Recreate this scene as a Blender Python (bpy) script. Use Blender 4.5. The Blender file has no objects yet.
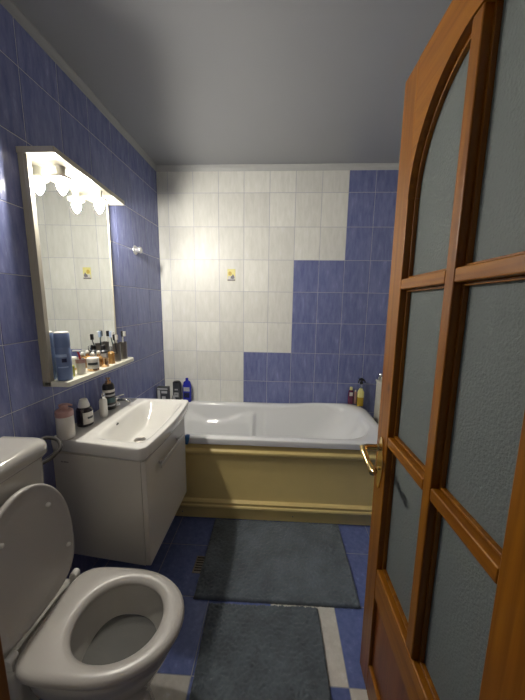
import bpy, math, random
from mathutils import Vector, Matrix
random.seed(4)
col = bpy.context.scene.collection
PI = math.pi

# ------------------------------------------------------------------ materials
def new_mat(name):
    m = bpy.data.materials.new(name); m.use_nodes = True
    return m, m.node_tree.nodes, m.node_tree.links, m.node_tree.nodes['Principled BSDF']
def plain(name, c, rough=.5, metal=0., spec=.5, coat=0., trans=0., vary=.06, scale=30., bump=0., emit=None, strength=0.):
    m, n, l, b = new_mat(name)
    tc = n.new('ShaderNodeTexCoord'); nz = n.new('ShaderNodeTexNoise'); nz.inputs['Scale'].default_value = scale
    nz.inputs['Detail'].default_value = 3
    l.new(tc.outputs['Object'], nz.inputs['Vector'])
    r = n.new('ShaderNodeMapRange'); r.inputs['To Min'].default_value = 1 - vary; r.inputs['To Max'].default_value = 1 + vary
    l.new(nz.outputs['Fac'], r.inputs['Value'])
    x = n.new('ShaderNodeVectorMath'); x.operation = 'SCALE'; x.inputs[0].default_value = c[:3]
    l.new(r.outputs[0], x.inputs['Scale']); l.new(x.outputs[0], b.inputs['Base Color'])
    b.inputs['Roughness'].default_value = rough; b.inputs['Metallic'].default_value = metal
    b.inputs['Specular IOR Level'].default_value = spec; b.inputs['Coat Weight'].default_value = coat
    b.inputs['Transmission Weight'].default_value = trans
    if bump:
        bp = n.new('ShaderNodeBump'); bp.inputs['Strength'].default_value = bump; bp.inputs['Distance'].default_value = .002
        l.new(nz.outputs['Fac'], bp.inputs['Height']); l.new(bp.outputs[0], b.inputs['Normal'])
    if emit:
        b.inputs['Emission Color'].default_value = (*emit, 1); b.inputs['Emission Strength'].default_value = strength
    return m
def tile_mat(name, c1, c2, rough, bump):
    m, n, l, b = new_mat(name)
    tc = n.new('ShaderNodeTexCoord'); mp = n.new('ShaderNodeMapping'); mp.inputs['Scale'].default_value = (38, 38, 9)
    geo = n.new('ShaderNodeNewGeometry')
    off = n.new('ShaderNodeVectorMath'); off.operation = 'SCALE'; off.inputs[0].default_value = (7, 5, 9)
    l.new(geo.outputs['Random Per Island'], off.inputs['Scale'])
    ad = n.new('ShaderNodeVectorMath'); ad.operation = 'ADD'
    l.new(tc.outputs['Object'], mp.inputs['Vector']); l.new(mp.outputs[0], ad.inputs[0]); l.new(off.outputs[0], ad.inputs[1])
    nz = n.new('ShaderNodeTexNoise'); nz.inputs['Scale'].default_value = 1.; nz.inputs['Detail'].default_value = 4; nz.inputs['Roughness'].default_value = .6
    l.new(ad.outputs[0], nz.inputs['Vector'])
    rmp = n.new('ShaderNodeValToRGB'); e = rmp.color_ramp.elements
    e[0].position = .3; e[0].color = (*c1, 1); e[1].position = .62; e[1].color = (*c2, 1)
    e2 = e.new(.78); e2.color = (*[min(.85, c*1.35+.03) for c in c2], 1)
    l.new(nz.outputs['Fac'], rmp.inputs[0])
    va = n.new('ShaderNodeMapRange'); va.inputs['To Min'].default_value = .93; va.inputs['To Max'].default_value = 1.06
    l.new(geo.outputs['Random Per Island'], va.inputs['Value'])
    sc = n.new('ShaderNodeVectorMath'); sc.operation = 'SCALE'
    l.new(rmp.outputs[0], sc.inputs[0]); l.new(va.outputs[0], sc.inputs['Scale']); l.new(sc.outputs[0], b.inputs['Base Color'])
    b.inputs['Roughness'].default_value = rough; b.inputs['Specular IOR Level'].default_value = .28
    bp = n.new('ShaderNodeBump'); bp.inputs['Strength'].default_value = bump; bp.inputs['Distance'].default_value = .004
    l.new(nz.outputs['Fac'], bp.inputs['Height']); l.new(bp.outputs[0], b.inputs['Normal'])
    return m
def wood_mat(name, axis, c1, c2):
    m, n, l, b = new_mat(name)
    tc = n.new('ShaderNodeTexCoord'); mp = n.new('ShaderNodeMapping')
    s = [55, 55, 55]; s[axis] = 2.2; mp.inputs['Scale'].default_value = s
    l.new(tc.outputs['Object'], mp.inputs['Vector'])
    nz = n.new('ShaderNodeTexNoise'); nz.inputs['Scale'].default_value = 1; nz.inputs['Detail'].default_value = 5; nz.inputs['Distortion'].default_value = .6
    l.new(mp.outputs[0], nz.inputs['Vector'])
    rmp = n.new('ShaderNodeValToRGB'); e = rmp.color_ramp.elements
    e[0].position = .32; e[0].color = (*c1, 1); e[1].position = .66; e[1].color = (*c2, 1)
    l.new(nz.outputs['Fac'], rmp.inputs[0])
    # knots
    v = n.new('ShaderNodeTexVoronoi'); v.inputs['Scale'].default_value = 1.
    mp2 = n.new('ShaderNodeMapping'); s2 = [9, 9, 9]; s2[axis] = 4.5; mp2.inputs['Scale'].default_value = s2
    l.new(tc.outputs['Object'], mp2.inputs['Vector']); l.new(mp2.outputs[0], v.inputs['Vector'])
    kr = n.new('ShaderNodeMapRange'); kr.inputs['From Min'].default_value = .03; kr.inputs['From Max'].default_value = .11
    kr.inputs['To Min'].default_value = .45
    l.new(v.outputs['Distance'], kr.inputs['Value'])
    sc = n.new('ShaderNodeVectorMath'); sc.operation = 'SCALE'
    l.new(rmp.outputs[0], sc.inputs[0]); l.new(kr.outputs[0], sc.inputs['Scale']); l.new(sc.outputs[0], b.inputs['Base Color'])
    b.inputs['Specular IOR Level'].default_value = .25; b.inputs['Roughness'].default_value = .38; b.inputs['Coat Weight'].default_value = .18; b.inputs['Coat Roughness'].default_value = .25
    bp = n.new('ShaderNodeBump'); bp.inputs['Strength'].default_value = .12; bp.inputs['Distance'].default_value = .001
    l.new(nz.outputs['Fac'], bp.inputs['Height']); l.new(bp.outputs[0], b.inputs['Normal'])
    return m
def frosted_mat():
    m, n, l, b = new_mat('frosted_glass')
    out = n['Material Output']
    tc = n.new('ShaderNodeTexCoord'); nz = n.new('ShaderNodeTexNoise'); nz.inputs['Scale'].default_value = 170; nz.inputs['Detail'].default_value = 2
    l.new(tc.outputs['Object'], nz.inputs['Vector'])
    bp = n.new('ShaderNodeBump'); bp.inputs['Strength'].default_value = .9; bp.inputs['Distance'].default_value = .003
    l.new(nz.outputs['Fac'], bp.inputs['Height'])
    b.inputs['Base Color'].default_value = (.36, .40, .39, 1); b.inputs['Roughness'].default_value = .55
    b.inputs['Transmission Weight'].default_value = .35; b.inputs['IOR'].default_value = 1.3
    l.new(bp.outputs[0], b.inputs['Normal'])
    tr = n.new('ShaderNodeBsdfTranslucent'); tr.inputs['Color'].default_value = (.34, .38, .37, 1); l.new(bp.outputs[0], tr.inputs['Normal'])
    mx = n.new('ShaderNodeMixShader'); mx.inputs[0].default_value = .45
    l.new(b.outputs[0], mx.inputs[1]); l.new(tr.outputs[0], mx.inputs[2]); l.new(mx.outputs[0], out.inputs['Surface'])
    return m

M = {}
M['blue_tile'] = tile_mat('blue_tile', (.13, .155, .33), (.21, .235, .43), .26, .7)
M['white_tile'] = tile_mat('white_tile', (.74, .745, .69), (.82, .82, .77), .36, .7)
M['grout'] = plain('grout', (.52, .53, .58), .8, vary=.12, scale=60)
M['floor_blue'] = tile_mat('floor_blue', (.10, .14, .33), (.15, .19, .42), .28, .12)
M['floor_white'] = tile_mat('floor_white', (.60, .58, .52), (.70, .68, .62), .3, .1)
M['floor_grout'] = plain('floor_grout', (.36, .37, .42), .9, vary=.15)
M['ceiling'] = plain('ceiling_panel', (.31, .32, .335), .42, vary=.03, scale=3)
M['trim'] = plain('trim_white', (.50, .51, .50), .45)
M['plaster'] = plain('plaster', (.62, .61, .57), .8, vary=.05, scale=12)
M['acrylic'] = plain('tub_acrylic', (.88, .89, .89), .16, coat=.4, vary=.01)
M['cream'] = plain('cream_panel', (.87, .69, .29), .38, vary=.07, scale=7)
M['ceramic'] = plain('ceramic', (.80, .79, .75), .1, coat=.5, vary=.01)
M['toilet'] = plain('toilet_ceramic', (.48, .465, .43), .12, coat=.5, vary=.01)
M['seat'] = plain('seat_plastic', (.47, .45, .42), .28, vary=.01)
M['lacquer'] = plain('white_lacquer', (.66, .63, .57), .3, coat=.2, vary=.015)
M['frame_white'] = plain('frame_white', (.38, .355, .29), .4, vary=.03)
M['shelf'] = plain('shelf_cream', (.82, .80, .68), .3, vary=.03)
M['mirror'] = plain('mirror_glass', (.90, .92, .90), .01, metal=1., vary=.0)
M['chrome'] = plain('chrome', (.78, .79, .80), .1, metal=1., vary=.01)
M['steel'] = plain('steel', (.30, .28, .26), .3, metal=.9, vary=.1)
M['satin'] = plain('satin_metal', (.55, .55, .55), .32, metal=.7, vary=.02)
M['brass'] = plain('brass', (.80, .60, .26), .2, metal=1., vary=.05)
M['wood_v'] = wood_mat('pine_upright', 2, (.165, .052, .002), (.27, .100, .005))
M['wood_h'] = wood_mat('pine_across', 1, (.18, .057, .002), (.30, .112, .006))
M['wood_dark'] = wood_mat('pine_panel', 2, (.13, .030, .004), (.20, .055, .008))
M['frosted'] = frosted_mat()
M['black'] = plain('black_plastic', (.015, .015, .018), .3)
M['dark_grey'] = plain('dark_grey_plastic', (.045, .05, .06), .35)
M['white_plastic'] = plain('white_plastic', (.75, .74, .70), .35, vary=.02)
M['pink'] = plain('pink_plastic', (.46, .27, .25), .4, vary=.05)
M['red'] = plain('red_plastic', (.42, .02, .03), .3)
M['milky'] = plain('milky_liquid_bottle', (.68, .65, .60), .25, coat=.4, vary=.03)
M['label_grey'] = plain('grey_label', (.42, .43, .45), .5, vary=.35, scale=160)
M['label_pale'] = plain('pale_label', (.62, .60, .56), .5, vary=.25, scale=140)
M['can_blue'] = plain('can_blue', (.17, .24, .44), .3, vary=.06)
M['can_light'] = plain('can_light_blue', (.42, .55, .78), .3, vary=.05)
M['royal'] = plain('royal_blue_plastic', (.02, .03, .40), .2, coat=.3)
M['navy'] = plain('navy_print', (.01, .015, .07), .4)
M['teal'] = plain('dark_teal', (.02, .075, .085), .3)
M['brown_glass'] = plain('brown_glass', (.02, .012, .02), .08, coat=.6)
M['gold'] = plain('gold_cap', (.75, .50, .28), .2, metal=1., vary=.05)
M['amber'] = plain('amber_glass', (.62, .36, .12), .12, trans=.4, coat=.4)
M['clear'] = plain('clear_glass', (.88, .90, .88), .05, trans=.9)
M['yellow'] = plain('yellow_liquid', (.55, .36, .03), .15, coat=.4)
M['yellow_label'] = plain('yellow_label', (.82, .76, .30), .4, vary=.1, scale=90)
M['magenta'] = plain('plum_bottle', (.13, .025, .07), .25)
M['lime'] = plain('lime_gel', (.55, .58, .10), .2, trans=.3)
M['water'] = plain('water', (.36, .36, .34), .03, trans=.6, vary=.01)
M['rubber'] = plain('rubber_hose', (.07, .065, .06), .5)
M['cloth_blue'] = plain('blue_cloth', (.03, .12, .30), .8, bump=.5, scale=120)
M['socket'] = plain('lamp_socket', (.34, .33, .29), .4)
M['bulb'] = plain('bulb_glow', (1, 1, .95), .3, emit=(1., .94, .84), strength=860.)

# ------------------------------------------------------------------ mesh helpers
class MB:
    def __init__(s): s.v = []; s.f = []; s.m = []
    def add(s, vs, fs, mi=0):
        o = len(s.v); s.v += [tuple(v) for v in vs]; s.f += [tuple(i + o for i in f) for f in fs]; s.m += [mi] * len(fs); return s
    def box(s, a, b, mi=0):
        x0, y0, z0 = a; x1, y1, z1 = b
        return s.add([(x0,y0,z0),(x1,y0,z0),(x1,y1,z0),(x0,y1,z0),(x0,y0,z1),(x1,y0,z1),(x1,y1,z1),(x0,y1,z1)],
            [(3,2,1,0),(4,5,6,7),(0,1,5,4),(1,2,6,5),(2,3,7,6),(3,0,4,7)], mi)
    def loft(s, rings, cap0=True, cap1=True, mi=0):
        n = len(rings[0]); vs = [p for r in rings for p in r]; fs = []
        for k in range(len(rings) - 1):
            for i in range(n):
                j = (i + 1) % n; fs.append((k*n+i, k*n+j, (k+1)*n+j, (k+1)*n+i))
        if cap0: fs.append(tuple(range(n - 1, -1, -1)))
        if cap1: fs.append(tuple((len(rings)-1)*n + i for i in range(n)))
        return s.add(vs, fs, mi)
    def lathe(s, prof, c=(0,0,0), n=28, mi=0, cap0=True, cap1=True, ax='z'):
        rings = []
        for r, h in prof:
            rr = []
            for i in range(n):
                t = 2*PI*i/n; u, w = r*math.cos(t), r*math.sin(t)
                if ax == 'z': p = (c[0]+u, c[1]+w, c[2]+h)
                elif ax == 'x': p = (c[0]+h, c[1]+u, c[2]+w)
                else: p = (c[0]+w, c[1]+h, c[2]+u)
                rr.append(p)
            rings.append(rr)
        return s.loft(rings, cap0, cap1, mi)
    def tube(s, pts, r, n=10, mi=0):
        pts = [Vector(p) for p in pts]; rings = []; ref = None
        rs = r if isinstance(r, (list, tuple)) else [r]*len(pts)
        for i, p in enumerate(pts):
            d = (pts[min(i+1, len(pts)-1)] - pts[max(i-1, 0)]).normalized()
            if ref is None: ref = d.orthogonal().normalized()
            ref = (ref - d*ref.dot(d)).normalized(); b = d.cross(ref)
            rings.append([p + (ref*math.cos(2*PI*k/n) + b*math.sin(2*PI*k/n))*rs[i] for k in range(n)])
        return s.loft(rings, True, True, mi)
    def prism(s, poly, fn, t0, t1, mi=0):
        n = len(poly); vs = [fn(u, v, t0) for u, v in poly] + [fn(u, v, t1) for u, v in poly]
        fs = [tuple(range(n-1, -1, -1)), tuple(range(n, 2*n))] + [(i, (i+1) % n, n+(i+1) % n, n+i) for i in range(n)]
        return s.add(vs, fs, mi)
    def build(s, name, mats, parent=None, loc=None, bevel=0., smooth=True, seg=2, fix=True, angle=40):
        me = bpy.data.meshes.new(name)
        vs = s.v if loc is None else [(x-loc[0], y-loc[1], z-loc[2]) for x, y, z in s.v]
        me.from_pydata([tuple(map(float, v)) for v in vs], [], s.f)
        if not isinstance(mats, (list, tuple)): mats = [mats]
        for m in mats: me.materials.append(m)
        me.polygons.foreach_set('material_index', s.m); me.update()
        if fix:
            import bmesh
            bm = bmesh.new(); bm.from_mesh(me); bmesh.ops.recalc_face_normals(bm, faces=bm.faces); bm.to_mesh(me); bm.free()
        o = bpy.data.objects.new(name, me); col.objects.link(o)
        if loc is not None: o.location = loc
        if parent is not None:
            o.parent = parent
            if loc is None: o.location = -parent_loc(parent)
        if smooth:
            me.polygons.foreach_set('use_smooth', [True]*len(me.polygons))
            me.set_sharp_from_angle(angle=math.radians(angle))
        if bevel:
            md = o.modifiers.new('bevel', 'BEVEL'); md.width = bevel; md.segments = seg; md.limit_method = 'ANGLE'; md.angle_limit = math.radians(35)
            md.harden_normals = True
        return o
def parent_loc(p):
    v = Vector((0, 0, 0))
    while p is not None: v += p.location; p = p.parent
    return v
def thing(name, label, cat, loc, group=None, kind=None):
    o = bpy.data.objects.new(name, None); col.objects.link(o); o.location = loc; o.empty_display_size = .05
    return tag(o, label, cat, group, kind)
def tag(o, label=None, cat=None, group=None, kind=None):
    if label: o['label'] = label
    if cat: o['category'] = cat
    if group: o['group'] = group
    if kind: o['kind'] = kind
    return o
def sstep(a, b, x):
    t = max(0., min(1., (x-a)/(b-a))); return t*t*(3-2*t)

# ------------------------------------------------------------------ camera
F = 288.69; pit, yaw, rol = .161780, .0488448, .0141121; CH = 1.42
fw = Vector((-math.sin(yaw)*math.cos(pit), math.cos(yaw)*math.cos(pit), -math.sin(pit)))
rt = Vector((math.cos(yaw), math.sin(yaw), 0)); up = rt.cross(fw)
r2 = rt*math.cos(rol) + up*math.sin(rol); u2 = -rt*math.sin(rol) + up*math.cos(rol)
cam = bpy.data.cameras.new('camera'); co = bpy.data.objects.new('camera', cam); col.objects.link(co)
mw = Matrix((( r2.x, u2.x, -fw.x, 0), (r2.y, u2.y, -fw.y, 0), (r2.z, u2.z, -fw.z, CH), (0, 0, 0, 1)))
co.matrix_world = mw
cam.sensor_fit = 'HORIZONTAL'; cam.sensor_width = 36; cam.lens = F/525*36; cam.clip_start = .02
bpy.context.scene.camera = co

# ------------------------------------------------------------------ room shell
XL, XR, YB, YF, ZC = -.965, 1.26, 2.392, .27, 2.449
Z0, X0, Y0 = 2.5093, -.877, .96
HX, JX = .365, -.335          # door opening
def lines(a, b, o, step):
    k = math.ceil((a-o)/step + 1e-6); L = [a]
    while o + k*step < b - 1e-6: L.append(o + k*step); k += 1
    return L + [b]
def tile_wall(name, P, N, us, vs, pick, mats, gap=.0013, h=.0014, skip=None, base=True):
    mb = MB(); N = Vector(N)
    if base:
        a, b, c, d = P(us[0], vs[0]), P(us[-1], vs[0]), P(us[-1], vs[-1]), P(us[0], vs[-1])
        q = [Vector(t) for t in (a, b, c, d)]
        mb.add(q + [t - N*.12 for t in q], [(0,1,2,3),(7,6,5,4),(0,4,5,1),(1,5,6,2),(2,6,7,3),(3,7,4,0)], 0)
    for i in range(len(us)-1):
        for j in range(len(vs)-1):
            u0, u1, v0, v1 = us[i]+gap, us[i+1]-gap, vs[j]+gap, vs[j+1]-gap
            if u1-u0 < .004 or v1-v0 < .004: continue
            if skip and skip((u0+u1)/2, (v0+v1)/2): continue
            c = .0012
            lo = [Vector(P(*t)) - N*.0004 for t in ((u0,v0),(u1,v0),(u1,v1),(u0,v1))]
            hi = [Vector(P(*t)) + N*h for t in ((u0+c,v0+c),(u1-c,v0+c),(u1-c,v1-c),(u0+c,v1-c))]
            mb.add(lo+hi, [(0,1,5,4),(1,2,6,5),(2,3,7,6),(3,0,4,7),(4,5,6,7)], pick((u0+u1)/2, (v0+v1)/2))
    o = mb.build(name, mats, smooth=False); return tag(o, kind='structure')
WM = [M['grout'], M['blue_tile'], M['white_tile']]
rows = sorted(Z0 - .25*j for j in range(0, 11)); rows = [0.] + [z for z in rows if .02 < z < ZC-.01] + [ZC]
def back_pick(x, z):
    i = math.floor((x-X0)/.2 + 1e-4); r = math.floor((Z0-z)/.25 + 1e-4)
    return 1 if (i >= 7 or (r >= 3 and i >= 5) or (r >= 6 and i >= 3)) else 2
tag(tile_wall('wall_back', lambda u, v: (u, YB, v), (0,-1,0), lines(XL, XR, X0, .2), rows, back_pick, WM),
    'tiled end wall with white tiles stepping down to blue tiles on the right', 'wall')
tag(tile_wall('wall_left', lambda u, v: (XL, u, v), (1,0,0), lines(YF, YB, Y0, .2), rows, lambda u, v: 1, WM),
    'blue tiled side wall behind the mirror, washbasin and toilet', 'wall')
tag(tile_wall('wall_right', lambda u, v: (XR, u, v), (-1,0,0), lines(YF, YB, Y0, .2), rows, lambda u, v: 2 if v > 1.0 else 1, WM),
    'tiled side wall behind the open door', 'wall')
fr = MB(); fr.box((XL-.12, .13, 0), (JX-.03, YF, ZC)); fr.box((HX+.045, .13, 0), (XR+.12, YF, ZC)); fr.box((JX-.03, .13, 2.11), (HX+.045, YF, ZC))
tag(fr.build('wall_front', M['plaster'], smooth=False), 'plastered wall around the doorway', 'wall', kind='structure')
FM = [M['floor_grout'], M['floor_blue'], M['floor_white']]
def fpick(x, y):
    i, j = math.floor(x/.3 + 1e-3), math.floor((y-.88)/.3 + 1e-3)
    return 2 if (i, j) in ((0, 0), (1, -1), (-2, -1), (3, 0), (0, -2)) else 1
tag(tile_wall('floor', lambda u, v: (u, v, 0), (0,0,1), lines(XL, XR, 0, .3), lines(-.3, YB, .88, .3), fpick, FM, h=.001),
    'blue tiled floor with a few white tiles', 'floor')
tag(MB().box((XL-.12, -.3, ZC), (XR+.12, YB+.12, ZC+.1)).build('ceiling', M['ceiling'], smooth=False), 'smooth grey white ceiling', 'ceiling', kind='structure')
def coving(p, q, inward):   # quarter round moulding
    mb = MB(); p, q, w = Vector(p), Vector(q), Vector(inward); rings = []
    prof = [(0, 0), (.028, 0), (.026, -.008), (.016, -.013), (.010, -.022), (.006, -.034), (0, -.036)]
    for e in (p, q): rings.append([e + w*a + Vector((0, 0, b)) for a, b in prof])
    return mb.loft(rings)
tag(coving((XL, YB-.0015, ZC), (XR, YB-.0015, ZC), (0,-1,0)).build('trim_1', M['trim']), 'white coving along the top of the end wall', 'trim', kind='structure')
tag(coving((XL+.0015, YF, ZC), (XL+.0015, YB, ZC), (.6,0,0)).build('trim_2', M['ceiling']), 'slim coving along the top of the blue side wall', 'trim', kind='structure')
# door frame (jambs, head)
jb = MB(); jb.box((JX-.03, .12, 0), (JX, YF+.012, 2.11)); jb.box((HX+.047, .12, 0), (HX+.075, YF+.004, 2.11)); jb.box((JX-.03, .12, 2.08), (HX+.075, YF+.004, 2.11))
jb.box((JX-.09, YF, 0), (JX-.03, YF+.012, 2.16)); jb.box((HX+.075, YF, 0), (HX+.13, YF+.008, 2.16))
tag(jb.build('trim_3', M['wood_v'], bevel=.003), 'orange pine door frame around the doorway', 'door frame', kind='structure')

# ------------------------------------------------------------------ door (open, seen from inside)
D0, D1, DX0, DX1 = .275, .965, .36, .402       # hinge edge, free edge, faces
YO = (.410, .617, .651, .877)                  # opening, mullion, mullion, opening
zt, b1t, b1b, b2t, b2b, b3t, b3b = 2.07, 1.500, 1.470, 1.010, .978, .530, .415
door = thing('door_1', 'orange varnished pine door with frosted glass panes standing open into the room', 'door', (HX, D0, .012), kind='structure')
DOOR_TILT = -.010
def dpart(mb, name, mat, bevel=.003, parent=door, **k): return mb.build(name, mat, parent, bevel=bevel, **k)
dpart(MB().box((DX0, D0, .012), (DX1, YO[0], zt)), 'stile', M['wood_v'])
dpart(MB().box((DX0, YO[3], .012), (DX1, D1, zt)), 'stile', M['wood_v'])
# arched head
acy, aw, ab, ar = (YO[0]+YO[3])/2, (YO[3]-YO[0])/2, 1.72, .25
def arch(t, g=0.): return (acy + (aw-g)*math.cos(t), ab + (ar-g)*math.sin(t))
mb = MB(); n = 48
vs = []; fs = []
for k in range(n+1):
    y, z = arch(PI*k/n)
    for x in (DX0, DX1): vs += [(x, y, z), (x, y, zt)]
for k in range(n):
    a = 4*k; b = a+4
    fs += [(a, a+1, b+1, b), (a+2, b+2, b+3, a+3), (a, b, b+2, a+2), (a+1, a+3, b+3, b+1)]
mb.add(vs, fs); dpart(mb, 'arched_head', M['wood_h'], bevel=.0)
dpart(MB().box((DX0, YO[1], b3t), (DX1, YO[2], ab+ar-.004)), 'mullion', M['wood_v'], .004)
for (t, b) in ((b1t, b1b), (b2t, b2b)):
    dpart(MB().box((DX0, YO[0], b), (DX1, YO[1], t)).box((DX0, YO[2], b), (DX1, YO[3], t)), 'glazing_bar', M['wood_h'], .004)
dpart(MB().box((DX0, YO[0], b3b), (DX1, YO[3], b3t)), 'rail', M['wood_h'], .005)
dpart(MB().box((DX0, YO[0], .012), (DX1, YO[3], .13)), 'rail', M['wood_h'], .005)
dpart(MB().box((DX0+.012, YO[0], .13), (DX1-.008, YO[3], b3b)), 'lower_panel', M['wood_dark'], .0)
# inner beads and panes
GX = DX1-.012
def rect_pane(y0, y1, z0, z1):
    w = .007; mb = MB()
    for (a, b, c, d) in ((y0, y0+w, z0, z1), (y1-w, y1, z0, z1), (y0+w, y1-w, z0, z0+w), (y0+w, y1-w, z1-w, z1)):
        mb.box((GX-.012, a, c), (GX, b, d))
    dpart(mb, 'bead', M['wood_v'], .002)
    dpart(MB().box((GX, y0, z0), (GX+.004, y1, z1)), 'glass_pane', M['frosted'], 0)
for (y0, y1) in ((YO[0], YO[1]), (YO[2], YO[3])):
    rect_pane(y0, y1, b2t, b1b); rect_pane(y0, y1, b3t, b2b)
for side in (0, 1):
    ts = [PI*k/n for k in range(n+1)]
    pts = [arch(t) for t in ts if (arch(t)[0] > YO[2]-1e-4) == (side == 1) and (side == 1 or arch(t)[0] < YO[1]+1e-4)]
    e = YO[2] if side else YO[1]
    te = math.acos((e-acy)/aw); pe = (e, ab+ar*math.sin(te))
    if side: poly = [(e, b1t), (YO[3], b1t)] + pts + [pe]
    else: poly = [(YO[0], b1t), (e, b1t), pe] + pts
    dpart(MB().prism(poly, lambda u, v, t: (t, u, v), GX, GX+.004), 'glass_pane', M['frosted'], 0, smooth=False)
    mb = MB(); rr = []
    for p in pts:
        dx, dz = (acy-p[0]), (ab-p[1]); L = math.hypot(dx, dz); g = .008
        q = (p[0]+dx/L*g, p[1]+dz/L*g)
        rr.append([(GX-.012, *p), (GX, *p), (GX, *q), (GX-.012, *q)])
    mb.loft(rr); w = .007; y0, y1 = (YO[2], YO[3]) if side else (YO[0], YO[1])
    oy = (YO[3]-w, YO[3]) if side else (YO[0], YO[0]+w); iy = (YO[2], YO[2]+w) if side else (YO[1]-w, YO[1])
    mb.box((GX-.012, oy[0], b1t), (GX, oy[1], ab)); mb.box((GX-.012, iy[0], b1t), (GX, iy[1], pe[1]-.006)); mb.box((GX-.012, y0+w, b1t), (GX, y1-w, b1t+w))
    dpart(mb, 'bead', M['wood_v'], .0015)
# handle
hy = .915; hz = .955
pl = MB()
poly = []
for k in range(40):
    t = 2*PI*k/40; a = .017*(1 + .10*math.cos(4*t)); c_, s_ = math.cos(t), math.sin(t)
    poly.append((hy + a*c_*1.35, hz-.055 + .092*s_))
pl.prism(poly, lambda u, v, t: (t, u, v), DX0-.005, DX0+.001)
pl.lathe([(.012, 0), (.012, -.010), (.009, -.016)], (DX0-.004, hy, hz), ax='x')
pl.lathe([(.006, 0), (.007, -.004), (.003, -.006)], (DX0-.004, hy, hz-.075), ax='x', n=14)
plate = dpart(pl, 'handle_plate', M['brass'], .001); plate['label'] = 'brass backplate of the door handle'
lv = MB()
lv.tube([(DX0-.012, hy, hz), (DX0-.050, hy, hz), (DX0-.064, hy-.006, hz-.002), (DX0-.066, hy-.026, hz-.008), (DX0-.064, hy-.050, hz-.019),
         (DX0-.060, hy-.078, hz-.029), (DX0-.058, hy-.098, hz-.031), (DX0-.058, hy-.110, hz-.028)],
        [.010, .010, .012, .012, .0095, .0105, .013, .006], n=16)
lev = lv.build('lever', M['brass'], plate); lev['label'] = 'curved brass lever'

door.rotation_euler = (DOOR_TILT, 0, 0); door.location.y -= .004
# ------------------------------------------------------------------ bathtub
def rrect(x0, x1, y0, y1, r, nl=110, ns=40, nc=10):
    """r = radii at (x0y0, x1y0, x1y1, x0y1); constant count"""
    pts = []
    def seg(a, b, n):
        for k in range(n): pts.append((a[0]+(b[0]-a[0])*k/n, a[1]+(b[1]-a[1])*k/n))
    def arc(cx, cy, rr, t0):
        for k in range(nc): t = t0 + PI/2*k/nc; pts.append((cx+rr*math.cos(t), cy+rr*math.sin(t)))
    a, b, c, d = r
    seg((x0+a, y0), (x1-b, y0), nl); arc(x1-b, y0+b, b, -PI/2)
    seg((x1, y0+b), (x1, y1-c), ns); arc(x1-c, y1-c, c, 0)
    seg((x1-c, y1), (x0+d, y1), nl); arc(x0+d, y1-d, d, PI/2)
    seg((x0, y1-d), (x0, y0+a), ns); arc(x0+a, y0+a, a, PI)
    return pts
TX0, TX1, TY0, TY1, TZ = XL+.003, .742, 1.688, YB-.003, .572
def tub_ring(l, r_, f, b, rad, z, hump=0., arm=0.):
    out = []
    for x, y in rrect(TX0+l, TX1-r_, TY0+f, TY1-b, rad):
        zz = z; yy = y
        if hump: zz += hump*sstep(.0, .38, x)*sstep(1.80, 2.12, y)
        if arm and y > TY1-b-.12:
            edge = .505 - .075*sstep(-.78, -.56, x) + .075*sstep(-.50, -.20, x)
            w = sstep(edge+.012, edge-.02, z) * (1-sstep(-.185, -.16, x))
            w2 = .35*sstep(.535, .50, z)*(sstep(-.10, -.07, x))*(1-sstep(-.03, .10, x))
            yy -= arm*(w + w2)
        out.append((x, yy, zz))
    return out
mb = MB(); R0 = (.012, .10, .15, .012)
rings = [tub_ring(.002, .002, .002, .002, R0, TZ-.040), tub_ring(0, 0, 0, 0, R0, TZ-.008), tub_ring(.002, .002, .002, .002, R0, TZ-.002),
         tub_ring(.008, .008, .008, .008, R0, TZ, .008), tub_ring(.03, .035, .03, .025, (.02, .1, .14, .02), TZ+.001, .020),
         tub_ring(.065, .075, .055, .050, (.10, .22, .20, .10), TZ, .024), tub_ring(.076, .087, .066, .060, (.10, .22, .21, .10), TZ-.006, .022),
         tub_ring(.084, .098, .073, .066, (.11, .22, .22, .11), TZ-.022, .016)]
for k in range(1, 25):
    t = k/24; z = TZ-.022 - t*.39
    s = t**1.3
    rings.append(tub_ring(.084+.07*s, .098+.30*s, .073+.06*s, .066+.05*s, (.12, .23, .23, .12), z, .016*(1-t), .030*min(1, t*3)))
rings.append(tub_ring(.20, .46, .18, .17, (.10, .16, .16, .10), TZ-.43))
mb.loft(rings, False, True)
tub = thing('bathtub', 'white acrylic bathtub with a raised rounded end, along the tiled end wall', 'bathtub', ((TX0+TX1)/2, (TY0+TY1)/2, 0))
sh = mb.build('tub_shell', M['acrylic'], tub, angle=60)
MB().lathe([(.022, 0), (.024, .002), (.018, .004), (0.001, .003)], (-.62, 2.03, TZ-.4305)).build('drain', M['chrome'], tub)
cr = MB()
for (a, b) in (((-.90, 1.76), (-.86, 1.80)), ((.55, 1.76), (.59, 1.80)), ((-.90, 2.28), (-.86, 2.32)), ((.55, 2.28), (.59, 2.32))):
    MB().box((a[0], a[1], .001), (b[0], b[1], TZ-.03 if False else .135)).build('foot', M['steel'], tub)

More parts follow.
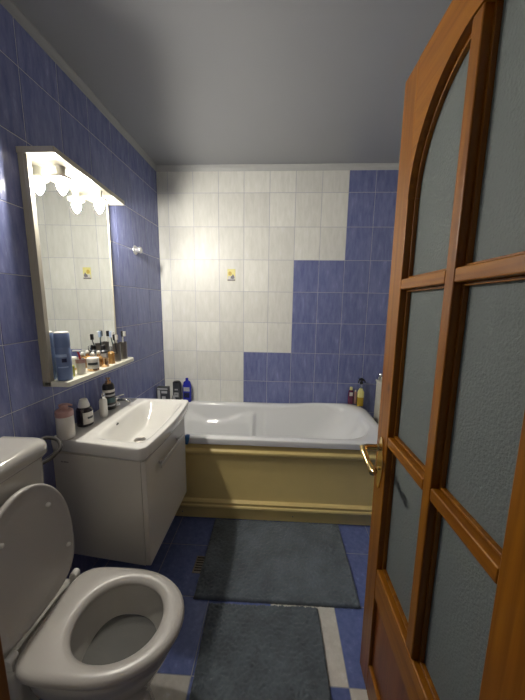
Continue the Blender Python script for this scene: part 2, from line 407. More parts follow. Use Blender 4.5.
# cream cladding panel with mouldings
prof = [(0,.008), (.018,.008), (.018,.075), (.022,.080), (.030,.084), (.034,.094), (.032,.104), (.024,.110), (.026,.116), (.026,.126), (.016,.134),
        (.008,.140), (.006,.146), (.006,.448), (.010,.456), (.020,.462), (.025,.472), (.025,.484), (.019,.492), (.012,.496), (.012,.524), (0,.528)]
PYF = 1.712
mb = MB(); mb.loft([[(x, PYF-a, b) for a, b in prof] for x in (XL+.004, .72)])
bp_ = mb.build('cladding', M['cream'], tub, angle=25)
bp_['label'] = 'glossy cream yellow cladding board with rolled mouldings'
for x in (-.60, .13):
    MB().lathe([(.004, 0), (.004, -.0015), (.001, -.002)], (x, PYF-.0175, .045), ax='y', n=10).build('screw', M['steel'], bp_)

# ------------------------------------------------------------------ washbasin + cabinet
BY0, BY1, BZ = 1.058, 1.665, .832
def xf(y):
    u = (y-BY0)/(BY1-BY0); base = -.524 + .022*math.sin(PI*u); r = .028; d = min(y-BY0, BY1-y)
    return base - (r - math.sqrt(max(0, r*r-(r-min(d, r))**2)))
def bz(x, y):
    sx = sstep(-.795, -.725, x)*(1-sstep(-.63, -.535, x)); sy = sstep(BY0+.035, BY0+.22, y)*(1-sstep(BY1-.20, BY1-.025, y))
    back = sstep(-.80, -.77, x)
    d = .115*(sx**.8)*(sy**.75)
    lip = .0
    return BZ - d + lip
ts = sorted(set([0, .0015, .004, .009, .018, .03] + [i/70 for i in range(3, 68)] + [1-.03, 1-.018, 1-.009, 1-.004, 1-.0015, 1]))
ss = [0] + [i/64 for i in range(1, 64)] + [.993, .997, 1]
mb = MB(); ns_ = len(ss); nt = len(ts); vs = []
for t in ts:
    y = BY0 + t*(BY1-BY0); X = xf(y)
    for s in ss:
        x = XL+.002 + s*(X-XL-.002); e = min(X-x, (y-BY0), (BY1-y)); r = .006
        drop = 0 if e > r else r - math.sqrt(max(0, r*r-(r-e)**2))
        vs.append((x, y + .062*(1-s)*(1-t)**2, bz(x, y)-drop))
fs = [(i*ns_+j, i*ns_+j+1, (i+1)*ns_+j+1, (i+1)*ns_+j) for i in range(nt-1) for j in range(ns_-1)]
bd = [i*ns_+ns_-1 for i in range(nt)]; bnd = [j for j in range(ns_)] + bd[1:] + [(nt-1)*ns_+j for j in range(ns_-2, -1, -1)] + [i*ns_ for i in range(nt-2, 0, -1)]
off = len(vs); cx_, cy_ = -.74, 1.35; prev = bnd
for (dz, k) in ((.020, .0), (.050, .004), (.062, .010), (.068, .03)):
    cur = []
    for b in bnd:
        x, y, z = vs[b]
        kx = k if x > XL+.01 else 0
        yy = y + (k if y < BY0+.064 else -k if y > BY1-.03 else 0)
        cur.append(len(vs)); vs.append((x-kx, yy, BZ-dz))
    for i in range(len(bnd)):
        j = (i+1) % len(bnd); fs.append((prev[i], prev[j], cur[j], cur[i]))
    prev = cur
basin = thing('washbasin', 'white rectangular ceramic washbasin on top of the white cabinet', 'washbasin', (-.74, 1.35, .78))
mb.add(vs, fs).build('basin', M['ceramic'], basin, angle=50)
MB().lathe([(.0, 0), (.027, 0), (.029, .003), (.026, .005), (.023, .003), (.016, .006), (.0005, .0065)], (-.690, 1.355, bz(-.69, 1.355)-.001), cap0=False, cap1=False).build('drain', M['steel'], basin)
MB().lathe([(.010, 0), (.0105, .0015), (.0005, .0017)], (-.782, 1.32, .8125), n=18, ax='x').build('overflow_hole', M['black'], basin)

CZ0, CZ1, CY0, CY1 = .27, .7645, 1.075, 1.585
cab = thing('vanity_cabinet', 'white lacquered wall hung cabinet beneath the washbasin', 'cabinet', (-.75, 1.33, CZ0))
MB().prism([(XL+.0016, CY0+.045), (-.553, CY0), (-.553, CY0+.02), (XL+.0016, CY0+.065)], lambda u, v, t: (u, v, t), CZ0, CZ1).box((XL+.0016, CY1-.018, CZ0), (-.553, CY1, CZ1)).box((XL+.0016, CY0+.063, CZ0), (-.553, CY1-.018, CZ0+.018)).box((XL+.0016, CY0+.063, CZ0+.018), (XL+.012, CY1-.018, CZ1-.08)).build('carcass', M['lacquer'], cab, bevel=.001)
dr = MB().box((-.5525, CY0, CZ0), (-.530, CY1, CZ1)).build('drawer_front', M['lacquer'], cab, bevel=.005, seg=3)
hd = MB(); zz = .690
hd.box((-.508, 1.17, zz-.011), (-.501, 1.47, zz+.011)); hd.box((-.530, 1.20, zz-.006), (-.507, 1.212, zz+.006)); hd.box((-.530, 1.43, zz-.006), (-.507, 1.442, zz+.006))
hd.build('handle', M['satin'], dr, bevel=.002)
mk = MB()
for k, (w, h) in enumerate(((.006, .006), (.004, .005), (.006, .006), (.005, .006), (.006, .005))):
    mk.box((-.925+k*.0075, CY0+.0395-k*.0008, .724), (-.925+k*.0075+w, CY0+.0425-k*.0008, .724+h))
mk.build('maker_mark', M['steel'], cab, smooth=False)

# tap
tap = thing('basin_tap', 'chrome mixer tap at the back of the washbasin behind the bottles', 'tap', (-.905, 1.53, BZ))
MB().lathe([(.022, 0), (.022, .006), (.018, .010), (.016, .038), (.018, .042)], (-.905, 1.53, BZ-.001)).build('tap_body', M['chrome'], tap)
MB().tube([(-.905, 1.53, BZ+.028), (-.885, 1.53, BZ+.033), (-.850, 1.53, BZ+.034), (-.828, 1.53, BZ+.028), (-.822, 1.53, BZ+.018)], [.011, .0105, .010, .010, .009], n=14).build('spout', M['chrome'], tap)
MB().lathe([(.018, .042), (.019, .046), (.016, .056), (.006, .060)], (-.905, 1.53, BZ-.001)).tube([(-.905, 1.53, BZ+.052), (-.89, 1.535, BZ+.056), (-.865, 1.545, BZ+.062)], [.005, .005, .004], n=10).build('lever', M['chrome'], tap)

# ------------------------------------------------------------------ mirror unit
MZ0, MZ1, MY0, MY1, MX = 1.064, 1.970, 1.110, 1.650, -.938
mir = thing('bathroom_mirror', 'tall wall mirror in a cream white frame with lit canopy on top and shelf below', 'mirror', (XL, 1.34, MZ0))
mb = MB().box((XL+.0016, MY0, MZ0), (MX-.017, MY1, MZ1)).box((MX-.018, MY0, MZ0), (MX-.004, MY0+.020, MZ1-.02)); mb.box((MX-.004, MY0, MZ0), (MX+.010, MY0+.020, MZ1-.02)); mb.box((MX-.018, MY1-.008, MZ0+.02), (MX-.004, MY1, MZ1-.02))
mb.build('backing_frame', M['frame_white'], mir, bevel=.0015)
MB().prism([(MX-.004, MY0+.020), (MX+.0085, MY0+.020), (MX-.0075, MY1-.008), (MX-.016, MY1-.008)], lambda u, v, t: (u, v, t), MZ0+.02, MZ1-.022).build('mirror_glass', M['mirror'], mir, smooth=False)
def board(poly, z0, z1): return MB().prism(poly, lambda u, v, t: (u, v, t), z0, z1)
shp = [(XL+.0016, MY0), (-.858, MY0), (-.852, MY0+.008)] + [(-.852, 1.645), (-.855, 1.662), (-.864, 1.674), (-.878, 1.680)] + [(XL+.0016, 1.680)]
board(shp, MZ0, MZ0+.022).build('shelf', M['shelf'], mir, bevel=.003)
can = board([(XL+.0016, MY0-.004), (-.820, MY0-.004), (-.866, 1.685), (XL+.0016, 1.685)], MZ1-.022, MZ1).build('canopy', M['frame_white'], mir, bevel=.002)
for i, y in enumerate((1.222, 1.468)):
    x = -.884; z = MZ1-.022
    sk = MB().lathe([(.020, 0), (.017, -.006), (.0155, -.024), (.019, -.032), (.037, -.038), (.038, -.043), (.036, -.047), (.020, -.049), (.013, -.050)], (x, y, z)).build('lamp_socket', M['socket'], mir)
    MB().lathe([(.012, -.049), (.0155, -.055), (.0195, -.064), (.020, -.072), (.0165, -.085), (.010, -.096), (.004, -.103), (.0005, -.106)], (x, y, z), n=20).build('bulb', M['bulb'], sk)

# ------------------------------------------------------------------ toilet
TCY = .752
def egg(x0, x1, hw, z, cy=TCY, n=64, pb=2.6, pf=2.1, split=.46):
    cx = x0 + (x1-x0)*split; pts = []
    for k in range(n):
        t = 2*PI*k/n; c, s = math.cos(t), math.sin(t); p = pf if c > 0 else pb; a = (x1-cx) if c > 0 else (cx-x0)
        px = math.copysign(abs(c)**(2/p), c); py = math.copysign(abs(s)**(2/p), s)
        pts.append((cx + a*px, cy + hw*py, z))
    return pts
toi = thing('toilet', 'off white ceramic toilet with its lid raised, in front of the washbasin cabinet', 'toilet', (-.62, TCY, 0))
mb = MB()
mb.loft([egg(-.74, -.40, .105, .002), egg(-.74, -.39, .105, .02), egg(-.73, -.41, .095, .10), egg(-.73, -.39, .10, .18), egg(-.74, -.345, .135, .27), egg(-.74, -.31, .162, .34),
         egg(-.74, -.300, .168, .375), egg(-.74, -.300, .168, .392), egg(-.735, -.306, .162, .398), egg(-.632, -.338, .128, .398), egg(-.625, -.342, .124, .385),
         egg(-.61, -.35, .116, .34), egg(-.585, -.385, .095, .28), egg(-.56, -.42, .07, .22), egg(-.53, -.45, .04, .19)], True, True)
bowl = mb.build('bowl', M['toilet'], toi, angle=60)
MB().box((-.945, TCY-.15, .20), (-.70, TCY+.15, .392)).build('bowl_shelf', M['toilet'], toi, bevel=.02, seg=4)
MB().loft([egg(-.594, -.374, .102, .300), egg(-.594, -.374, .102, .3005)]).build('water', M['water'], toi)
# seat ring
O = (-.722, -.280, .173); I = (-.618, -.350, .119)
def so(g, z): return egg(O[0]+g, O[1]-g, O[2]-g, z, pb=5.)
def si(g, z): return egg(I[0]-g, I[1]+g, I[2]+g, z, pb=2.1)
mb = MB(); mb.loft([so(.004, .400), so(.0, .406), so(.001, .415), so(.005, .4215), so(.012, .4245), so(.022, .4255), si(.022, .4245), si(.010, .4215), si(.002, .413), si(0, .404), si(.003, .400), so(.004, .400)], False, False)
mb.build('seat', M['seat'], toi, angle=60)
# lid : built in (u across, v up) then leaned back
HXp, HZ, TOP = -.742, .428, Vector((-.760, 0, .857))
dirv = (TOP - Vector((HXp, 0, HZ))); LL = dirv.length; dirv.normalize(); nrm = Vector((dirv.z, 0, -dirv.x))
def lid_ring(g, d):
    pts = []
    for k in range(64):
        t = 2*PI*k/64; c, s = math.cos(t), math.sin(t); p = 2.0 if c > 0 else 3.4; vc = LL*.42; a = (LL-vc) if c > 0 else vc
        v = vc + (a-g)*math.copysign(abs(c)**(2/p), c); u = (.170-g)*math.copysign(abs(s)**(2/p), s)
        P = Vector((HXp, TCY-.010, HZ)) + dirv*v + Vector((0, u, 0)) + nrm*d; pts.append(P)
    return pts
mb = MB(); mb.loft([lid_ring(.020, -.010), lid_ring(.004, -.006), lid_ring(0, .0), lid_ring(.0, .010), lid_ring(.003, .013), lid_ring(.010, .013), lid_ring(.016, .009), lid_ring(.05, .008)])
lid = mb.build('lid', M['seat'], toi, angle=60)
for (u, v) in ((.083, .322), (.140, .120), (-.140, .120), (-.083, .322)):
    c = Vector((HXp, TCY-.010, HZ)) + dirv*v + Vector((0, u, 0)) + nrm*.008
    MB().tube([c, c+nrm*.006, c+nrm*.010], [.0075, .007, .004], n=12).build('bumper', M['white_plastic'], lid)
for y in (TCY-.125, TCY+.135):
    MB().lathe([(.009, -.014), (.013, -.011), (.013, .011), (.009, .014)], (-.728, y, .420), ax='y', n=20).box((-.742, y-.012, .392), (-.716, y+.012, .418)).build('hinge', M['white_plastic'], toi, bevel=.001)
# cistern
TT = .948
mb = MB()
def rr4(x0, x1, y0, y1, r, z): return [(a, b, z) for a, b in rrect(x0, x1, y0, y1, (.008, r, r, .008), 6, 4, 8)]
cyl0, cyl1 = .590, .905
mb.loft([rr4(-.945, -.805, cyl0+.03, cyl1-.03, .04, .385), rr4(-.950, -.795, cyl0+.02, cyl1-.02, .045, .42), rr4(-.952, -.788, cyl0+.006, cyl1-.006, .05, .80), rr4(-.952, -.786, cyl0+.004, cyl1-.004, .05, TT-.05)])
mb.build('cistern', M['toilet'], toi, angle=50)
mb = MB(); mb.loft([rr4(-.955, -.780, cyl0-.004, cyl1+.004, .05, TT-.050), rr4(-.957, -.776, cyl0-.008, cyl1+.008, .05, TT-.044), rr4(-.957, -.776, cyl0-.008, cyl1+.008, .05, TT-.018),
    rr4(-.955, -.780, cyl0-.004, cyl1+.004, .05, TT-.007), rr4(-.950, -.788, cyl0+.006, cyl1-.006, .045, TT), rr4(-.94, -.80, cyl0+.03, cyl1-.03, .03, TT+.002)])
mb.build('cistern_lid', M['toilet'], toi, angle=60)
hz_ = MB(); P = [(-.925, cyl1+.001, .868), (-.925, 1.0, .872), (-.918, 1.045, .872), (-.875, 1.050, .862), (-.850, 1.030, .842), (-.855, 1.010, .826), (-.870, .995, .810), (-.895, .960, .800), (-.910, cyl1+.001, .795)]
def cat(P, k=5):
    P = [Vector(p) for p in P]; Q = []
    for i in range(len(P)-1):
        a, b, c, d = P[max(i-1, 0)], P[i], P[i+1], P[min(i+2, len(P)-1)]
        for j in range(k):
            t = j/k; Q.append(.5*((2*b) + (c-a)*t + (2*a-5*b+4*c-d)*t*t + (3*b-a-3*c+d)*t**3))
    return Q + [P[-1]]
hz_.tube(cat(P), .0075, n=10)
tag(hz_.build('water_hose', M['rubber'], loc=(-.905, 1.0, .8)), 'dark grey flexible hose looping out of the toilet cistern towards the washbasin', 'hose')

# ------------------------------------------------------------------ bath mats (tufted)
def mat_obj(name, cx, cy, w, d, rot, label, colr, seed):
    m, n, l, b = new_mat('tufted_'+name)
    tc = n.new('ShaderNodeTexCoord'); nz = n.new('ShaderNodeTexNoise'); nz.inputs['Scale'].default_value = 7; nz.inputs['Detail'].default_value = 6; nz.inputs['Roughness'].default_value = .7
    l.new(tc.outputs['Object'], nz.inputs['Vector']); r = n.new('ShaderNodeValToRGB'); e = r.color_ramp.elements
    e[0].position = .35; e[0].color = (*[c*.72 for c in colr], 1); e[1].position = .68; e[1].color = (*[c*1.25 for c in colr], 1)
    l.new(nz.outputs['Fac'], r.inputs[0]); l.new(r.outputs[0], b.inputs['Base Color']); b.inputs['Roughness'].default_value = .95
    b.inputs['Sheen Weight'].default_value = .3
    blk = {}; rnd = random.Random(seed); step = .0045; nx, ny = int(w/step), int(d/step); pts = []; cs, sn = math.cos(rot), math.sin(rot)
    mb = MB(); vs = []
    for j in range(ny+1):
        for i in range(nx+1):
            u = -w/2 + w*i/nx; v = -d/2 + d*j/ny; e_ = min(i, nx-i, j, ny-j)
            h = (.006 if e_ == 0 else .011 + .005*blk.setdefault((i//2, j//2), rnd.random()) + .006*rnd.random()) + .002*math.sin(u*23+seed)*math.sin(v*17)
            uu = u + (rnd.random()-.5)*.004*(1 if e_ else .6); vv = v + (rnd.random()-.5)*.004*(1 if e_ else .6)
            vs.append((uu*cs-vv*sn, uu*sn+vv*cs, h))
    fs = [(j*(nx+1)+i, j*(nx+1)+i+1, (j+1)*(nx+1)+i+1, (j+1)*(nx+1)+i) for j in range(ny) for i in range(nx)]
    bi = [i for i in range(nx+1)] + [j*(nx+1)+nx for j in range(1, ny+1)] + [ny*(nx+1)+i for i in range(nx-1, -1, -1)] + [j*(nx+1) for j in range(ny-1, 0, -1)]
    o0 = len(vs)
    for k in bi: vs.append((vs[k][0], vs[k][1], .0003))
    for k in range(len(bi)):
        q = (k+1) % len(bi); fs.append((bi[k], o0+k, o0+q, bi[q]))
    fs.append(tuple(o0+k for k in range(len(bi)-1, -1, -1)))
    o = mb.add(vs, fs).build(name, m, smooth=True, fix=False, angle=180); o.location = (cx, cy, .0012)
    return tag(o, label, 'bath mat', 'grey bath mats on the floor')
mat_obj('bath_mat', .024, 1.425, .80, .515, .004, 'grey tufted bath mat lying crosswise against the cream bath panel', (.125, .152, .178), 1)
mat_obj('bath_mat', -.028, .758, .515, .785, .022, 'grey tufted bath mat lying lengthwise beside the toilet, nearest the doorway', (.105, .128, .148), 5)

# floor drain
fd = MB().box((-.422, 1.300, .0012), (-.366, 1.405, .004)).build('floor_drain', M['steel'], bevel=.001)
tag(fd, 'small metal floor drain grate between the washbasin cabinet and the bath mat', 'drain')
sl = MB()
for k in range(6): sl.box((-.414, 1.311+k*.0155, .004), (-.374, 1.318+k*.0155, .0046))
sl.build('slot', M['black'], fd, smooth=False)['label'] = 'dark slots of the drain grate'

# ------------------------------------------------------------------ wall hook, picture tile
hk = thing('robe_hook', 'round chrome hook on the blue wall to the right of the mirror', 'hook', (XL+.0015, 1.975, 1.758))
MB().lathe([(.030, 0), (.030, .003), (.026, .008), (.015, .012)], (XL+.0013, 1.975, 1.758), ax='x').build('wall_plate', M['satin'], hk)
MB().lathe([(.018, .008), (.0175, .024), (.020, .030), (.021, .038), (.019, .042), (.008, .043)], (XL+.0015, 1.975, 1.758), ax='x').build('peg', M['satin'], hk)
dc = thing('picture_tile', 'small yellow picture plaque stuck on the white tiles of the end wall', 'plaque', (-.376, YB-.0015, 1.64))
pm = []
px0, px1, pz0, pz1 = -.410, -.346, 1.592, 1.686; py = YB-.0013
MB().box((px0, py-.004, pz0), (px1, py, pz1)).build('plaque', M['yellow_label'], dc, bevel=.001)
M['plq_pale'] = plain('plaque_pale', (.66, .64, .60), .5); M['plq_grey'] = plain('plaque_grey', (.20, .19, .22), .5, vary=.4, scale=90); M['plq_gold'] = plain('plaque_ochre', (.62, .46, .10), .5, vary=.2, scale=60)
MB().box((px0+.004, py-.0048, pz0+.012), (px1-.003, py-.0035, pz0+.038)).build('picture_ground', M['plq_pale'], dc, smooth=False)
MB().box((px0+.001, py-.0050, pz0+.001), (px1-.001, py-.0035, pz0+.012)).build('picture_base', M['plq_grey'], dc, smooth=False)
MB().prism([(-.386, 1.612), (-.366, 1.606), (-.352, 1.614), (-.356, 1.632), (-.364, 1.646), (-.372, 1.634), (-.380, 1.628)], lambda u, v, t: (u, t, v), py-.0056, py-.0040).build('picture_figure', M['plq_grey'], dc, smooth=False)
MB().prism([(-.400, 1.640), (-.385, 1.634), (-.374, 1.644), (-.378, 1.664), (-.392, 1.668), (-.402, 1.656)], lambda u, v, t: (u, t, v), py-.0052, py-.0035).build('picture_shape', M['plq_gold'], dc, smooth=False)

# ------------------------------------------------------------------ toiletries on the mirror shelf
SZ = MZ0+.0225
def item(name, label, cat_, x, y, z, group=None): return thing(name, label, cat_, (x, y, z), group)
def band(o, name, mat, r, h0, h1, parent, a0=0, a1=2*PI, n=24):
    """curved label wrapped on a round bottle"""
    mb = MB(); x, y, z = o; rg = []
    for h in (h0, h1):
        pass
    vs = []; fs = []
    for k in range(n+1):
        t = a0 + (a1-a0)*k/n
        for h in (h0, h1):
            for rr in (r-.0004, r+.0006): vs.append((x+rr*math.cos(t), y+rr*math.sin(t), z+h))
    for k in range(n):
        a = 4*k; b = a+4
        fs += [(a, a+2, b+2, b), (a+1, b+1, b+3, a+3), (a, b, b+1, a+1), (a+2, a+3, b+3, b+2)]
    fs += [(0, 1, 3, 2), (4*n, 4*n+2, 4*n+3, 4*n+1)]
    return mb.add(vs, fs).build(name, mat, parent)
GS = 'toiletries on the mirror shelf'
# spray can
c = (-.896, 1.152, SZ); o = item('spray_can', 'tall light blue spray can with white top, at the near end of the mirror shelf', 'spray can', *c, GS)
MB().lathe([(.027, 0), (.0285, .003), (.0285, .135), (.027, .139)], c).build('can_body', M['can_blue'], o)
MB().lathe([(.0275, .139), (.0285, .141), (.0283, .194), (.026, .198)], c).build('cap', M['can_blue'], o)
MB().lathe([(.0265, .198), (.0262, .202), (.020, .204)], c).build('cap_top', M['white_plastic'], o)
band(c, 'swoosh', M['can_light'], .0287, .100, .112, o, -2.1, -.5)
band(c, 'emblem', M['navy'], .0287, .078, .094, o, -1.15, -.55, 8)
band(c, 'swoosh', M['can_light'], .0287, .055, .060, o, -1.7, -.4)
# lime glass
c = (-.914, 1.204, SZ)
tag(MB().lathe([(.018, 0), (.02, .004), (.02, .045), (.017, .048)], c).build('glass_jar', M['lime'], loc=c), 'small yellow green jar peeking out from behind the tall blue spray can', 'jar', GS)
# cup and razor
c = (-0.894, 1.251, SZ); o = item('tumbler', 'pale pink tumbler holding a red handled razor, next to the blue spray can', 'tumbler', *c, GS)
MB().lathe([(.015, 0), (.017, .002), (.019, .068), (.0195, .070), (.018, .070), (.016, .006), (.001, .005)], c, cap1=False).build('cup', M['milky'], o)
band(c, 'pink_rim', M['pink'], .0193, .052, .069, o)
rz = thing('razor', 'red handled razor standing in the pale pink tumbler', 'razor', (c[0], c[1], SZ+.008), GS)
MB().tube(cat([(c[0]+.006, c[1]+.008, SZ+.008), (c[0]+.002, c[1], SZ+.06), (c[0]-.002, c[1]-.004, SZ+.09), (c[0]-.004, c[1]-.010, SZ+.108)]), [.003]*5+[.0045]*5+[.004]*5+[.003], n=10).build('razor_handle', M['red'], rz)
MB().box((c[0]-.022, c[1]-.018, SZ+.106), (c[0]+.016, c[1]-.008, SZ+.112)).build('razor_head', M['white_plastic'], rz, bevel=.001)
# cream jar
c = (-0.882, 1.321, SZ); o = item('cream_jar', 'squat cream jar with a pale label and rose gold base, middle of the mirror shelf', 'jar', *c, GS)
MB().lathe([(.022, 0), (.026, .004), (.026, .012)], c).build('base', M['gold'], o)
MB().lathe([(.026, .012), (.0262, .048), (.025, .051)], c).build('jar_body', M['label_pale'], o)
MB().lathe([(.0262, .051), (.0262, .060), (.024, .063)], c).build('lid', M['white_plastic'], o)
band(c, 'jar_print', M['dark_grey'], .0264, .030, .042, o, -1.9, -.2, 12)
# gold bottles with ball caps
for i, (x, y) in enumerate(((-.911, 1.366), (-.909, 1.411))):
    c = (x, y, SZ); o = item('perfume_bottle', ('amber perfume bottle with gold collar just behind the squat cream jar', 'second amber perfume bottle with gold collar, between the cream jar and the clear bottle')[i], 'perfume bottle', *c, GS)
    MB().lathe([(.017, 0), (.019, .003), (.019, .045), (.012, .052), (.008, .055)], c).build('bottle', M['amber'], o)
    MB().lathe([(.009, .055), (.009, .062), (.006, .064)], c).build('collar', M['gold'], o)
    MB().lathe([(.005, .063), (.009, .068), (.0095, .074), (.006, .080), (.001, .082)], c).build('cap', M['white_plastic'], o)
# orange low jar
c = (-0.876, 1.408, SZ)
tag(MB().lathe([(.016, 0), (.018, .003), (.018, .042), (.016, .045)], c).build('small_jar', M['gold'], loc=c), 'small rose gold jar at the shelf edge right of the cream jar', 'jar', GS)
# dark bottle
c = (-.914, 1.461, SZ); o = item('lotion_bottle', 'dark grey lotion bottle with black cap behind the small rose gold jar', 'bottle', *c, GS)
MB().lathe([(.018, 0), (.02, .003), (.02, .07), (.012, .078)], c).build('bottle', M['dark_grey'], o)
MB().lathe([(.012, .078), (.0125, .100), (.010, .103)], c).build('cap', M['black'], o)
band(c, 'bottle_label', M['label_grey'], .0202, .02, .06, o)
# clear bottle
c = (-0.884, 1.481, SZ); o = item('perfume_spray', 'amber tinted glass spray bottle with clear cap, left of the toothbrush cups', 'bottle', *c, GS)
MB().lathe([(.016, 0), (.017, .003), (.017, .058), (.010, .066), (.007, .070)], c).build('bottle', M['amber'], o)
MB().lathe([(.009, .070), (.009, .092), (.007, .094)], c).build('cap', M['clear'], o)
# toothbrush cups
def brush(x, y, tx, ty, h, mat, label, hm):
    o = thing('toothbrush', label, 'toothbrush', (x, y, SZ+.006), 'toothbrushes in the metal cups')
    P0, P1 = Vector((x, y, SZ+.006)), Vector((tx, ty, SZ+h)); d = (P1-P0)
    MB().tube([P0, P0+d*.5, P0+d*.8, P1], [.004, .0045, .0028, .0025], n=8).build('handle', mat, o)
    q = Vector((.9, -.35, .1)).normalized(); hd = MB()
    hd.box((tx-.006, ty-.008, SZ+h-.002), (tx+.006, ty+.008, SZ+h+.030)); hd.build('head', hm, o, bevel=.002)
    hb = MB(); hb.box((tx+.006, ty-.007, SZ+h), (tx+.017, ty+.007, SZ+h+.028)); hb.build('bristles', M['white_plastic'], o, bevel=.001)
for i, y in enumerate((1.551, 1.621)):
    c = (-.892, y, SZ)
    t_ = tag(MB().lathe([(.018, 0), (.020, .002), (.020, .098), (.0185, .098), (.0180, .004), (.001, .004)], c, cap1=False).build('toothbrush_cup', M['steel'], loc=c),
        ('brushed metal toothbrush cup, the nearer of the two at the far end of the shelf', 'brushed metal toothbrush cup, last thing at the far end of the shelf')[i], 'cup', GS)
brush(-0.886, 1.548, -0.880, 1.514, 0.124, M['dark_grey'], 'dark toothbrush leaning left out of the nearer metal cup', M['black'])
brush(-0.900, 1.556, -0.912, 1.536, 0.137, M['teal'], 'teal toothbrush standing tallest in the nearer metal cup', M['can_light'])
brush(-0.888, 1.618, -0.882, 1.602, 0.134, M['white_plastic'], 'white toothbrush leaning left in the farther metal cup', M['black'])
brush(-0.898, 1.624, -0.902, 1.638, 0.130, M['label_pale'], 'pale toothbrush with a black head leaning right in the farther metal cup', M['black'])

# ------------------------------------------------------------------ bottles on the washbasin ledge
GB = 'bottles on the washbasin ledge'; LZ = BZ+.0005
c = (-.900, 1.130, LZ); o = item('soap_dispenser', 'round milky soap dispenser with a pink pump top, nearest on the washbasin ledge', 'soap dispenser', *c, GB)
MB().lathe([(.030, 0), (.034, .003), (.0345, .02), (.0335, .098), (.031, .102)], c).build('bottle', M['milky'], o)
MB().lathe([(.0335, .100), (.0345, .103), (.0335, .123), (.024, .130)], c).build('collar', M['pink'], o)
pm_ = MB().lathe([(.016, .130), (.016, .142), (.018, .144), (.018, .150), (.006, .152)], c)
pm_.tube([(c[0], c[1], LZ+.146), (c[0]+.015, c[1]+.009, LZ+.147), (c[0]+.028, c[1]+.014, LZ+.142)], [.006, .0055, .004], n=10)
pm_.build('pump', M['pink'], o)
c = (-.905, 1.262, LZ); o = item('mouthwash_bottle', 'black bottle with conical white cap and white label, second on the washbasin ledge', 'bottle', *c, GB)
MB().lathe([(.031, 0), (.035, .004), (.035, .078), (.029, .088), (.022, .092)], c).build('bottle', M['brown_glass'], o)
MB().lathe([(.0245, .091), (.0245, .100), (.016, .128), (.010, .131)], c).build('cap', M['white_plastic'], o)
band(c, 'bottle_label', M['label_pale'], .0352, .014, .070, o, -1.15, .55, 14)
band(c, 'label_print', M['dark_grey'], .0358, .038, .048, o, -.65, .2, 8)
c = (-.880, 1.372, LZ); o = item('toothbrush_holder', 'small white and chrome travel bottle, third on the washbasin ledge', 'bottle', *c, GB)
def slab_ring(c, hx, hy, z, n=24, p=3.): return [(c[0]+hx*math.copysign(abs(math.cos(2*PI*k/n))**(2/p), math.cos(2*PI*k/n)), c[1]+hy*math.copysign(abs(math.sin(2*PI*k/n))**(2/p), math.sin(2*PI*k/n)), c[2]+z) for k in range(n)]
MB().loft([slab_ring(c, .014, .017, 0), slab_ring(c, .016, .019, .006), slab_ring(c, .016, .019, .082), slab_ring(c, .012, .014, .094)]).build('bottle', M['white_plastic'], o)
MB().lathe([(.009, .093), (.011, .100), (.011, .118), (.008, .124)], c).build('cap', M['chrome'], o)
c = (-.912, 1.478, LZ); o = item('pump_bottle', 'tall black pump bottle with grey bands, farthest on the washbasin ledge', 'bottle', *c, GB)
MB().lathe([(.027, 0), (.030, .003), (.030, .130), (.024, .142)], c).build('bottle', M['black'], o)
MB().lathe([(.015, .141), (.015, .158), (.006, .160), (.005, .166), (.012, .168), (.012, .176)], c).build('pump', M['gold'], o)
for a, b, m_ in ((.098, .112, 'label_pale'), (.076, .086, 'label_grey'), (.040, .066, 'teal'), (.020, .028, 'label_grey')): band(c, 'label_band', M[m_], .0302, a, b, o)

# ------------------------------------------------------------------ things on the bathtub rim
def slab(name, label, cat_, c, hx, hy, H, mat, capm, prints, grp, capr=.011, caph=.02, shoulder=.02, sq=3.):
    o = item(name, label, cat_, *c, grp)
    MB().loft([slab_ring(c, hx*.94, hy*.94, 0), slab_ring(c, hx, hy, .005), slab_ring(c, hx, hy, H-shoulder), slab_ring(c, hx*.8, hy*.8, H-shoulder*.3), slab_ring(c, capr, capr, H)]).build('bottle', mat, o)
    MB().lathe([(capr, H), (capr, H+caph-.002), (capr*.8, H+caph)], c, n=18).build('cap', capm, o)
    for (z0, z1, w, m_) in prints:
        MB().box((c[0]-hx*w, c[1]-hy-.0008, c[2]+z0), (c[0]+hx*w, c[1]-hy+.002, c[2]+z1)).build('print', M[m_], o, bevel=.0006)
    return o
GR = 'bottles on the bathtub rim'; RZ = TZ+.0025
RY = 2.352
slab('shampoo_bottle', 'royal blue shampoo bottle, rightmost of those in the left corner of the bathtub', 'bottle', (-.755, RY-.004, RZ), .036, .020, .185, M['royal'], M['royal'], ((.095, .13, .7, 'label_grey'), (.04, .082, .65, 'navy'), (.045, .056, .35, 'label_pale')), GR, .012, .022, .045)
slab('shower_gel', 'black shower gel bottle with grey print, beside the royal blue bottle', 'bottle', (-.845, RY, RZ), .034, .020, .172, M['dark_grey'], M['black'], ((.100, .112, .4, 'label_grey'), (.040, .080, .55, 'label_grey'), (.062, .070, .3, 'black')), GR, .028, .004, .006)
bx = item('cosmetics_box', 'black and silver cosmetics box standing against the blue tiles, leftmost on the bathtub rim', 'box', -.908, 2.217, RZ, GR)
bl = MB().box((-.955, 2.196, RZ), (-.862, 2.238, RZ+.165)).build('carton', M['dark_grey'], bx, bevel=.002)
for (a, b, c_, d) in ((-.950, -.928, .02, .14), (-.918, -.870, .115, .135), (-.915, -.885, .045, .090), (-.950, -.866, .146, .157)):
    MB().box((a, 2.1952, RZ+c_), (b, 2.1962, RZ+d)).build('print', M['label_grey'], bx, smooth=False)
c = (-.862, 2.306, RZ)
tag(MB().lathe([(.012, 0), (.016, .003), (.017, .035), (.011, .048), (.009, .060), (.006, .062)], c).build('small_bottle', M['label_grey'], loc=c), 'small silvery bottle in front of the black shower gel', 'bottle', GR)
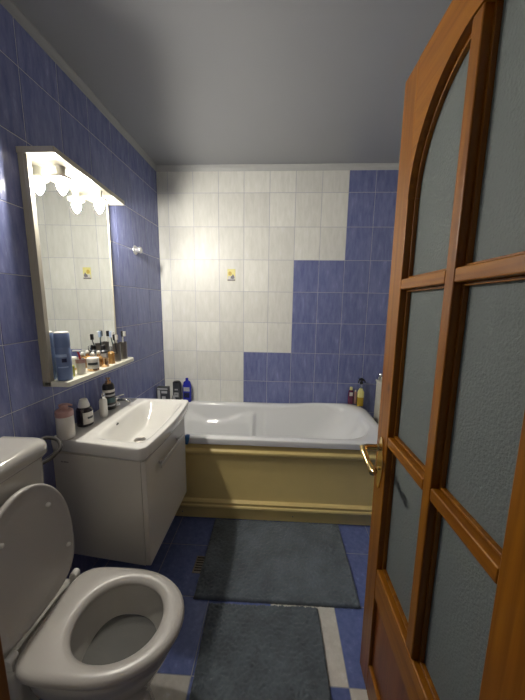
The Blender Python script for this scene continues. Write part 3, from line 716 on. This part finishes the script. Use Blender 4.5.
# right corner
RZ2 = TZ+.022
slab('shampoo_bottle', 'plum coloured bottle at the right corner of the bathtub, left of the yellow spray', 'bottle', (.630, 2.362, RZ2), .022, .013, .120, M['magenta'], M['yellow_label'], ((.07, .10, .6, 'label_pale'),), GR, .012, .024, .03)
slab('tube_bottle', 'slim pink tube between the plum bottle and the yellow spray bottle', 'bottle', (.668, 2.366, RZ2), .010, .008, .105, M['pink'], M['white_plastic'], (), GR, .006, .012, .01)
c = (.708, 2.352, RZ2-.012); o = item('spray_bottle', 'yellow spray bottle with black trigger at the right corner of the bathtub', 'spray bottle', *c, GR)
MB().loft([slab_ring(c, .024, .016, 0), slab_ring(c, .026, .018, .005), slab_ring(c, .026, .018, .075)]).build('lower_bottle', M['yellow'], o)
MB().loft([slab_ring(c, .0262, .0182, .075), slab_ring(c, .026, .018, .118), slab_ring(c, .015, .013, .140), slab_ring(c, .011, .011, .150)]).build('upper_bottle', M['yellow_label'], o)
MB().lathe([(.010, .150), (.010, .190)], c).build('neck', M['clear'], o)
c = (c[0], c[1], c[2]+.022)
tg = MB().lathe([(.014, .166), (.014, .182), (.010, .186)], c, n=18)
tg.tube([(c[0]-.022, c[1], c[2]+.200), (c[0], c[1], c[2]+.206), (c[0]+.018, c[1], c[2]+.198)], [.008, .012, .010], n=12).box((c[0]-.006, c[1]-.006, c[2]+.182), (c[0]+.008, c[1]+.006, c[2]+.204))
tg.tube(cat([(c[0]-.012, c[1], c[2]+.198), (c[0]-.024, c[1], c[2]+.184), (c[0]-.022, c[1], c[2]+.170)]), .004, n=8)
tg.tube(cat([(c[0]+.014, c[1], c[2]+.200), (c[0]+.026, c[1], c[2]+.192), (c[0]+.030, c[1], c[2]+.178)]), .005, n=8)
tg.build('trigger', M['black'], o)
# blue cloth over front rim
cl = MB(); rings = []
for k, (y, z, w) in enumerate(((1.716, TZ+.0035, .010), (1.700, TZ+.006, .014), (1.686, TZ+.001, .016), (1.681, TZ-.020, .015), (1.680, TZ-.040, .010))):
    rings.append([(-.558 + w*math.cos(t)*1.2 + .003*math.sin(3*t+k), y + .002*math.sin(t) - (0.0035 if k > 2 else 0), z + .0025*math.sin(t)+.002) for t in [2*PI*i/16 for i in range(16)]])
tag(cl.loft(rings).build('cleaning_cloth', M['cloth_blue'], loc=(-.558, 1.69, TZ)), 'small blue cloth draped over the bathtub rim beside the washbasin', 'cloth')

# ------------------------------------------------------------------ white cabinet past the tub end
cb = thing('storage_cabinet', 'white narrow cabinet past the rounded end of the bathtub, mostly hidden by the door', 'cabinet', (1.03, 2.15, 0))
MB().box((.835, 1.93, .04), (1.20, 2.375, .79)).build('carcass', M['shelf'], cb, bevel=.006)
MB().box((.829, 1.925, .79), (1.206, 2.378, .808)).build('worktop', M['shelf'], cb, bevel=.005)
MB().box((.837, 1.912, .05), (1.198, 1.928, .785)).build('cabinet_door', M['shelf'], cb, bevel=.004)
MB().box((.88, 1.96, .0015), (1.18, 2.36, .04)).build('plinth', M['dark_grey'], cb)
c = (.856, 2.346, .8085)
tag(MB().lathe([(.020, 0), (.024, .003), (.024, .03), (.012, .036), (.012, .045), (.019, .050), (.016, .058)], c).build('metal_jar', M['chrome'], loc=c), 'small shiny metal jar on the edge of the white cabinet by the door', 'jar')

# ------------------------------------------------------------------ light
w = bpy.data.worlds.new('world'); bpy.context.scene.world = w; w.use_nodes = True
w.node_tree.nodes['Background'].inputs[0].default_value = (.80, .85, 1., 1); w.node_tree.nodes['Background'].inputs[1].default_value = .045
sc = bpy.context.scene
sc.view_settings.view_transform = 'Standard'; sc.view_settings.look = 'None'; sc.view_settings.gamma = 1
sc.view_settings.exposure = .35
